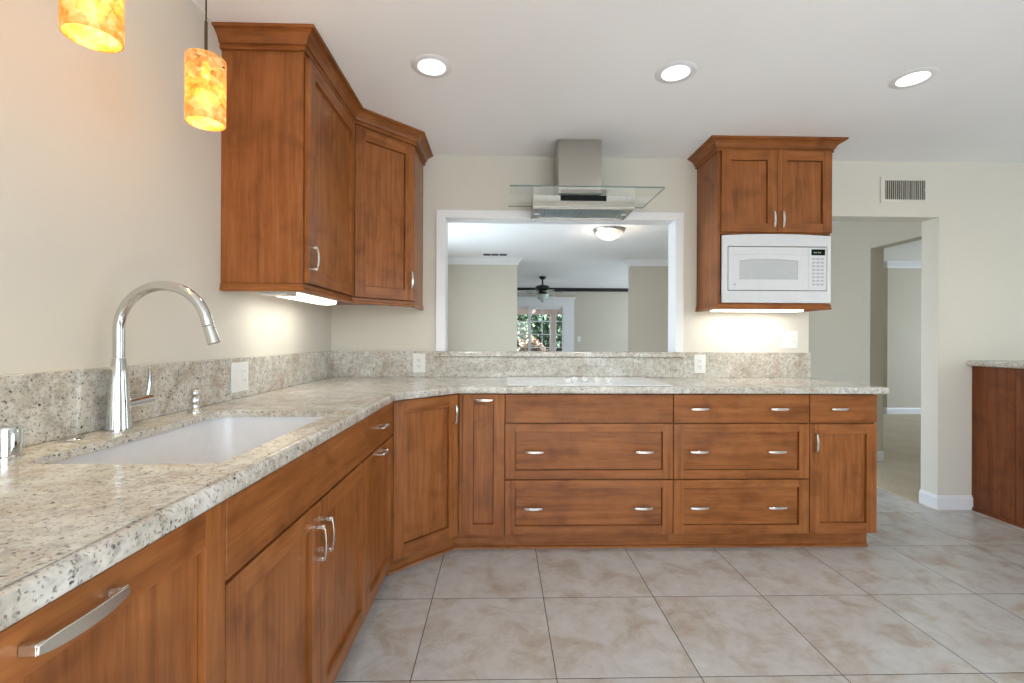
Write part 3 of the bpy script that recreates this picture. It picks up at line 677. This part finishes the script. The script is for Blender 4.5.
for i, x in enumerate((1.930, 1.941, 1.956, 1.967)): dg_.box(x, x + .007, y_ - .0006, y_ - .0001, 1.706, 1.712)
dg_.build('display_digits', 'digit', kp)
for row in range(8):
    for col in range(3):
        MB().box(1.920 + col * .027, 1.939 + col * .027, y_ - .0004, y_ + .0012, 1.664 - row * .0225, 1.675 - row * .0225).build('button', 'key', kp)

# ------------------------------------------------------------------ range hood
t = thing('range_hood', 'stainless steel chimney range hood with a wide flat glass canopy over the cooktop', 'range hood', (.51, 3.0, 1.99))
plate([(.352, 2.865), (.618, 2.865), (.618, YW - .001), (.352, YW - .001)], [rect(.356, .614, 2.869, YW - .005)], 2.0705, ZC - .001, lambda u, v, d: (u, v, d)).build('chimney', 'steel', t, bevel=.001)
hx0, hx1, hy0 = .197, .829, 2.875
hb = plate(rect(hx0, hx1, hy0, YW - .001), [], 2.052, 2.060, lambda u, v, d: (u, v, d))
hb.box(hx0, hx1, hy0, hy0 + .012, 1.987, 2.052); hb.box(hx0, hx0 + .010, hy0 + .012, YW - .001, 1.978, 2.052); hb.box(hx1 - .010, hx1, hy0 + .012, YW - .001, 1.978, 2.052); hb.box(hx0 + .01, hx1 - .01, YW - .013, YW - .001, 1.978, 2.052)
hb.box(hx0 + .010, hx0 + .052, hy0 + .012, YW - .013, 1.981, 1.987); hb.box(hx1 - .052, hx1 - .010, hy0 + .012, YW - .013, 1.981, 1.987)
hb.box(hx0 + .052, hx1 - .052, hy0 + .012, hy0 + .030, 1.981, 1.987); hb.box(hx0 + .052, hx1 - .052, YW - .030, YW - .013, 1.981, 1.987)
hb.build('hood_body', 'steel', t, bevel=.001)
g = plate(rect(.048, .963, 2.722, YW - .001), [rect(.3515, .6185, 2.8645, YW - .0015)], 2.0610, 2.0690, lambda u, v, d: (u, v, d))
for i, f in enumerate(g.f):
    zz = {round(g.v[j].z, 4) for j in f}
    if len(zz) > 1: g.k[i] = 1
g.build('glass_canopy', ['glass', 'gedge'], t)
MB().box(.366, .652, hy0 - .0025, hy0 - .0002, 2.026, 2.058).build('control_panel', 'black', t)
for x0, x1 in ((hx0 + .054, .509), (.517, hx1 - .054)):
    f = MB(); f.box(x0, x1, hy0 + .031, YW - .031, 1.999, 2.003)
    f.box(x0, x1, hy0 + .031, hy0 + .040, 1.983, 1.999); f.box(x0, x1, YW - .040, YW - .031, 1.983, 1.999); f.box(x0, x0 + .009, hy0 + .04, YW - .04, 1.983, 1.999); f.box(x1 - .009, x1, hy0 + .04, YW - .04, 1.983, 1.999)
    q = x0 + .014
    while q < x1 - .016: f.box(q, q + .008, hy0 + .041, YW - .041, 1.982, 1.996); q += .016
    f.build('grease_filter', 'steelf', t)
for lx in (hx0 + .031, hx1 - .031):
    MB().lathe([(0, -.0025), (.017, -.0025), (.019, 0), (0, 0)], (lx, 3.02, 1.9805), 24).build('hood_lamp', 'plate', t)
hl = bpy.data.lights.new('hood_light', 'SPOT'); hl.energy = 5; hl.spot_size = 1.7; hl.spot_blend = .5; hl.shadow_soft_size = .02; hl.color = (1, .95, .86)
ho = bpy.data.objects.new('hood_light', hl); C.objects.link(ho); ho.location = (hx0 + .031, 3.02, 1.970); ho.rotation_euler = (0, 0, 0)

# ------------------------------------------------------------------ pendants
def pendant(label, x, y):
    zb, zt = 1.779, 1.966; r = .0505
    t = thing('pendant_lamp', label, 'lamp', (x, y, zb), 'amber pendants over the sink')
    s = MB().lathe([(r - .004, zb + .001), (r - .002, zb), (r, zb + .002), (r, zt - .002), (r - .002, zt), (r - .004, zt - .001)], (x, y, 0), 48, close=True).build('lamp_shade', 'shade', t, smooth=60)
    MB().tube([(x, y, zt - .012), (x, y, zt - .011), (x, y, zt + .010), (x, y, zt + .011)], [0, .011, .011, 0], 16).build('socket', 'bronze', t, smooth=40)
    MB().tube([(x, y, zt + .010), (x, y, zt + .105)], .0042, 10).tube([(x, y, zt + .104), (x, y, ZC - .02)], .0022, 8).build('stem', 'bronze', t, smooth=40)
    MB().lathe([(0, ZC - .024), (.02, ZC - .024), (.055, ZC - .012), (.06, ZC - .001), (0, ZC - .001)], (x, y, 0), 28).build('ceiling_canopy', 'bronze', t, smooth=40)
    for an in (2.7, -.1):
        ca, sa = math.cos(an), math.sin(an); zz = zt - .028
        MB().tube([(x + ca * .018, y + sa * .018, zz), (x + ca * (r + .006), y + sa * (r + .006), zz)], .0026, 8).build('screw', 'bronze', t)
    MB().lathe([(0, -.043), (.008, -.040), (.011, -.03), (.011, -.012), (.008, 0), (0, .001)], (x, y, zt - .012), 20).build('bulb', 'bulb', t, smooth=60)
    d = bpy.data.lights.new('pendant_glow', 'POINT'); d.energy = 7.5; d.color = (1, .76, .38); d.shadow_soft_size = .02
    o = bpy.data.objects.new('pendant_glow', d); C.objects.link(o); o.location = (x, y, zt - .080)
pendant('amber mottled glass pendant lamp hanging beside the upper cabinet end panel', -.846, 1.35)
pendant('amber mottled glass pendant lamp nearest the camera, cut off by the picture top', -.838, .972)

# ------------------------------------------------------------------ downlights
for (x, y), lab in zip(DL, ('recessed ceiling light nearest the upper cabinets on the left', 'recessed ceiling light in the middle, in front of the range hood', 'recessed ceiling light farthest right, in front of the wall vent')):
    t = thing('ceiling_light', lab, 'light', (x, y, ZC), 'recessed ceiling lights')
    MB().lathe([(.064, ZC + .001), (.064, ZC - .004), (.090, ZC - .003), (.093, ZC - .0005), (.093, ZC), (.066, ZC)], (x, y, 0), 48, close=True).build('trim_ring', 'trim', t, smooth=40)
    MB().lathe([(.0635, ZC - .003), (.058, ZC + .030), (.048, ZC + .075), (.050, ZC + .075), (.060, ZC + .030), (.0638, ZC + .001)], (x, y, 0), 48, close=True).build('baffle', 'trim', t, smooth=40)
    MB().lathe([(0, ZC + .068), (.0488, ZC + .068), (.0488, ZC + .072), (0, ZC + .072)], (x, y, 0), 40).build('lens', 'lens', t)
    d = bpy.data.lights.new('downlight', 'SPOT'); d.energy = 9; d.spot_size = 1.75; d.spot_blend = .8; d.shadow_soft_size = .05; d.color = (1, .99, .97)
    o = bpy.data.objects.new('downlight', d); C.objects.link(o); o.location = (x, y, ZC + .055)

# ------------------------------------------------------------------ under-cabinet lights
t = thing('under_cabinet_light', 'lit white strip light under the left wall cabinet', 'light', (-.96, 2.3, 1.36))
MB().box(-1.02, -.905, 1.985, 2.60, 1.372, 1.389).box(-1.02, -.905, 1.985, 2.085, 1.352, 1.372).build('housing', 'plate', t, bevel=.003)
lens_p = [(-.052, 0), (-.052, -.010), (-.042, -.019), (0, -.022), (.042, -.019), (.052, -.010), (.052, 0)]
MB().add([(-.9625 + a_, yy, 1.372 + c_) for yy in (2.087, 2.60) for a_, c_ in lens_p], [tuple(range(7)), tuple(range(7, 14))] + [(i, (i + 1) % 7, 7 + (i + 1) % 7, 7 + i) for i in range(7)]).build('diffuser', 'ucl', t, smooth=40)
area('under_cabinet_glow', (-.955, 2.36, 1.347), (0, 0, -1), .08, .5, 1.1, (1, .96, .86))
t = thing('under_cabinet_light', 'lit slim strip light under the microwave cabinet', 'light', (1.66, 3.0, 1.36))
MB().box(1.375, 1.955, 2.945, 3.045, 1.368, 1.3835).build('housing', 'plate', t, bevel=.003)
MB().box(1.380, 1.950, 2.950, 3.040, 1.352, 1.3675).build('diffuser', 'ucl', t, bevel=.003)
area('under_cabinet_glow', (1.665, 3.0, 1.348), (0, 0, -1), .5, .08, 1.3, (1, .96, .86))

# ------------------------------------------------------------------ switches, outlets, vent
def outlet(label, o, u, n, w_, h_, kind, group=None):
    t = thing('wall_switch' if kind == 'sw' else 'wall_outlet', label, 'switch' if kind == 'sw' else 'outlet', o, group)
    mt = face(o, u, n)
    MB().box(-w_ / 2, w_ / 2, .0005, .0065, -h_ / 2, h_ / 2).xf(mt).build('cover_plate', 'plate', t, bevel=.0025)
    if kind == 'duplex':
        rc = MB().box(-.0175, .0175, .006, .0085, -.036, .036).xf(mt); rc = rc.build('receptacle', 'plate', t, bevel=.001)
        for c_ in (-.019, .019):
            s_ = MB(); s_.box(-.0085, -.0060, .0082, .0089, c_ - .001, c_ + .009); s_.box(.0060, .0085, .0082, .0089, c_ - .001, c_ + .009); s_.box(-.0025, .0025, .0082, .0089, c_ - .011, c_ - .006)
            s_.xf(mt).build('socket', 'slot', rc)
    if kind == 'sw':
        MB().box(-.043, -.010, .006, .0085, -.034, .034).xf(mt).build('rocker', 'plate', t, bevel=.001)
        rc = MB().box(.013, .046, .006, .0085, -.034, .034).xf(mt).build('receptacle', 'plate', t, bevel=.001)
        for c_ in (-.019, .019): MB().box(.022, .0245, .0082, .0089, c_ - .001, c_ + .009).box(.034, .0365, .0082, .0089, c_ - .001, c_ + .009).xf(mt).build('socket', 'grey', rc)
    if kind == 'toggle':
        MB().box(-.005, .005, .006, .014, -.004, .014).xf(mt).build('toggle', 'plate', t)
outlet('white double switch plate on the left granite backsplash near the soap dispenser', (XL + .021, 2.012, 1.001), (0, 1, 0), (1, 0, 0), .128, .125, 'sw')
outlet('white outlet on the back granite backsplash left of the cooktop', (-.546, YW - .021, 1.003), (1, 0, 0), (0, -1, 0), .083, .125, 'duplex')
outlet('white outlet on the back granite backsplash right of the cooktop', (1.350, YW - .021, 1.003), (1, 0, 0), (0, -1, 0), .079, .125, 'duplex')
outlet('white double switch plate on the cream wall under the microwave cabinet', (1.978, YW, 1.170), (1, 0, 0), (0, -1, 0), .116, .122, 'sw')
outlet('tiny white switch plate on the far wall beside the garden door', (1.904, YF, 1.166), (1, 0, 0), (0, -1, 0), .075, .12, 'toggle')

t = thing('wall_vent', 'rectangular wall vent with upright slats high above the hall opening', 'vent', (2.777, YW, 2.206))
vf = plate(rect(2.611, 2.944, 2.117, 2.296), [rect(2.643, 2.929 - .005, 2.141, 2.272)], YW - .008, YW - .0005, wy); vf.build('frame', 'wall', t, bevel=.002)
MB().box(2.643, 2.924, YW - .0015, YW - .0008, 2.141, 2.272).build('duct_back', 'slot', t)
for i in range(19):
    x = 2.652 + i * .0145; an = math.radians(24 if i % 3 else 4)
    MB().box(-.0008, .0008, -.0030, .0030, 2.1415, 2.2715).xf(Matrix.Translation((x, YW - .0048, 0)) @ Matrix.Rotation(an, 4, 'Z')).build('slat', 'grille', t)
MB().box(2.912, 2.922, YW - .013, YW - .006, 2.202, 2.208).build('lever', 'plate', t)

# ------------------------------------------------------------------ bar cabinet at right
t = thing('bar_cabinet', 'dark reddish wood cabinet with granite top at the right edge, against the cream wall', 'cabinet', (3.6, 2.3, 0))
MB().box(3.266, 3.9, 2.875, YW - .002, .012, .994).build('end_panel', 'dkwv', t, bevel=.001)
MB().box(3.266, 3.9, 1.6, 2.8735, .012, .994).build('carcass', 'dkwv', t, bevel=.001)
MB().box(3.256, 3.266, 1.6, YW - .016, 0, .020).build('toe_moulding', 'dkwv', t)
gt = MB().prism([(3.25, 1.57), (3.93, 1.57), (3.93, YW - .002), (3.25, YW - .002)], .995, 1.033)
gt.sweep([(3.25, 1.57), (3.25, YW - .002)][::-1], [(0, .995), (0, 1.033), (.012, 1.033), (.022, 1.028), (.026, 1.018), (.026, 1.010), (.022, 1.0), (.012, .995)])
tag(gt.build('countertop', 'granite', smooth=35), 'granite top resting on the dark cabinet at the right edge', 'countertop')

# ------------------------------------------------------------------ dining and family room fittings
t = thing('ceiling_light', 'lit frosted bowl ceiling light seen through the pass-through, right of the hood', 'light', (1.215, 5.22, ZC))
MB().lathe([(0, ZC - .001), (.170, ZC - .001), (.176, ZC - .010), (.168, ZC - .030), (.155, ZC - .034), (.150, ZC - .025), (0, ZC - .02)], (1.215, 5.22, 0), 40).build('metal_ring', 'nickel', t, smooth=40)
MB().lathe([(.154, ZC - .032), (.140, ZC - .058), (.105, ZC - .088), (.055, ZC - .108), (0, ZC - .114)], (1.215, 5.22, 0), 40).build('bowl', 'frost', t, smooth=60)
MB().lathe([(0, -.012), (.008, -.010), (.010, 0), (.004, .004), (0, .004)], (1.215, 5.22, ZC - .117), 16).build('finial', 'nickel', t, smooth=40)
d = bpy.data.lights.new('ceiling_glow', 'POINT'); d.energy = 5; d.color = (1, .86, .70); d.shadow_soft_size = .1
o = bpy.data.objects.new('ceiling_glow', d); C.objects.link(o); o.location = (1.215, 5.22, ZC - .18)

t = thing('ceiling_vent', 'small dark slatted vent in the next room ceiling, left of the fan', 'vent', (-.09, 6.82, ZC))
MB().box(-.27, .095, 6.74, 6.90, ZC - .006, ZC - .0005).build('frame', 'trim', t, bevel=.002)
for x0 in (-.26, -.145, -.025):
    for j in range(5): MB().box(x0, x0 + .105, 6.755 + j * .028, 6.772 + j * .028, ZC - .010, ZC - .006).build('louvre', 'slot', t)

fx2, fy2 = .820, 9.215
t = thing('ceiling_fan', 'black ceiling fan with pale blades and a glass bowl, in the far room', 'fan', (fx2, fy2, 2.0))
MB().lathe([(0, ZC - .001), (.072, ZC - .001), (.070, ZC - .02), (.045, ZC - .055), (.018, ZC - .066), (0, ZC - .066)], (fx2, fy2, 0), 28).build('canopy', 'fanblack', t, smooth=40)
MB().tube([(fx2, fy2, ZC - .06), (fx2, fy2, 2.235)], .016, 14).build('downrod', 'fanblack', t, smooth=40)
MB().lathe([(0, 2.242), (.035, 2.240), (.06, 2.232), (.125, 2.215), (.138, 2.19), (.138, 2.15), (.115, 2.128), (.06, 2.118), (.075, 2.10), (.080, 2.07), (.05, 2.058), (0, 2.058)], (fx2, fy2, 0), 36).build('motor', 'fanblack', t, smooth=40)
for i in range(5):
    an = math.radians(-8 + 72 * i)
    ir = MB().box(.07, .21, -.022, .022, 2.100, 2.110).xf(Matrix.Rotation(math.radians(5), 4, 'Y'))
    bl = MB().prism([(.17, -.052), (.60, -.072), (.645, -.05), (.66, 0), (.645, .05), (.60, .072), (.17, .052)], -.004, .004).xf(Matrix.Translation((0, 0, 2.100)) @ Matrix.Rotation(math.radians(5), 4, 'Y') @ Matrix.Rotation(math.radians(13), 4, 'X'))
    ir.xf(Matrix.Translation((fx2, fy2, .008)) @ Matrix.Rotation(an, 4, 'Z')); bl.xf(Matrix.Translation((fx2, fy2, .02)) @ Matrix.Rotation(an, 4, 'Z'))
    q = bl.build('blade', 'blade', t, bevel=.002); ir.build('blade_iron', 'fanblack', q)
MB().lathe([(.132, 2.052), (.128, 2.02), (.105, 1.975), (.065, 1.94), (.02, 1.924), (0, 1.923)], (fx2, fy2, 0), 36).build('light_bowl', 'bowl', t, smooth=60)
MB().lathe([(0, 2.058), (.132, 2.056), (.134, 2.048), (0, 2.047)], (fx2, fy2, 0), 36).build('bowl_rim', 'fanblack', t, smooth=40)
MB().lathe([(0, -.034), (.010, -.030), (.014, -.016), (.006, 0), (0, .002)], (fx2, fy2, 1.924), 16).build('finial', 'fanblack', t, smooth=40)

# ------------------------------------------------------------------ garden
struct(MB().box(-14, 18, YF + .16, 30, -.2, -.05).build('ground', 'soil'))
t = thing('patio_cover', 'pinkish beam and post of the patio cover outside the garden door', 'patio cover', (1.4, 13.2, -.05))
MB().box(-3, 5, 13.1, 13.3, 1.86, 2.30).build('beam', 'patio', t, bevel=.005)
MB().box(-3, 5, YF + .16, 13.32, 2.301, 2.36).build('sun_block_boards', 'patio', t)  # unseen boards, added to keep the sun off the beam and post
MB().box(1.395, 1.545, 13.12, 13.28, -.05, 1.859).build('post', 'patio', t, bevel=.005)
def shrub(name, label, cat, c, rad, n, mats, size, group=None, stem_h=.3):
    t = thing(name, label, cat, (c[0], c[1], -.05), group)
    m = MB(); cx_, cy_, cz_ = c
    for i in range(n):
        while True:
            p = Vector((random.uniform(-1, 1), random.uniform(-1, 1), random.uniform(-1, 1)))
            if .35 < p.length < 1: break
        p = p * (.82 + .18 * math.sin(p.x * 7 + p.z * 9)); pos = Vector((cx_ + p.x * rad[0], cy_ + p.y * rad[1], cz_ + p.z * rad[2]))
        if pos.z < 0: pos.z = abs(pos.z)
        R = Matrix.Rotation(random.uniform(0, 6.3), 4, 'Z') @ Matrix.Rotation(random.uniform(-1.2, 1.2), 4, 'X')
        s_ = size * random.uniform(.6, 1.3)
        vs = [pos + R @ Vector(q) * s_ for q in ((0, 0, 0), (.32, .5, .1), (0, 1.1, 0), (-.32, .5, .1))]
        m.add(vs, [(0, 1, 2, 3)], 0 if random.random() < .8 else 1)
    m.build('foliage', mats, t, flip=False)
    st_ = MB()
    for i in range(5):
        an = 2 * PI * i / 5; st_.tube([(cx_ + .03 * math.cos(an), cy_ + .03 * math.sin(an), -.05), (cx_ + .25 * rad[0] * math.cos(an), cy_ + .25 * rad[1] * math.sin(an), cz_ * .7), (cx_ + .55 * rad[0] * math.cos(an), cy_ + .55 * rad[1] * math.sin(an), cz_ + rad[2] * .3)], [.035, .025, .01], 8)
    st_.build('branches', 'bark', t)
g_ = 'garden shrubs outside the door'
shrub('garden_shrub', 'dark green leafy shrub seen through the left panes of the garden door', 'shrub', (.35, 16.3, 1.2), (.95, .7, 1.35), 2600, ['leaf', 'leaf2'], .16, g_)
shrub('garden_shrub', 'dark green leafy shrub seen through the middle panes of the garden door', 'shrub', (1.75, 17.3, 1.2), (.95, .8, 1.25), 2600, ['leaf', 'leaf'], .16, g_)
shrub('garden_shrub', 'yellow-tipped green shrub seen through the right panes of the garden door', 'shrub', (2.65, 15.3, 1.2), (.8, .7, 1.3), 2400, ['leaf', 'leaf2'], .16, g_)
shrub('garden_shrub', 'tall dark green shrub at the back of the garden, between the others', 'shrub', (.6, 20.2, 1.6), (4.2, .9, 1.9), 4200, ['leaf', 'leaf'], .26, g_)
shrub('flower_bush', 'peach and orange flowering bush low outside the garden door', 'flower bush', (.95, 14.95, .70), (.55, .4, .60), 1900, ['flower', 'leaf2'], .10)
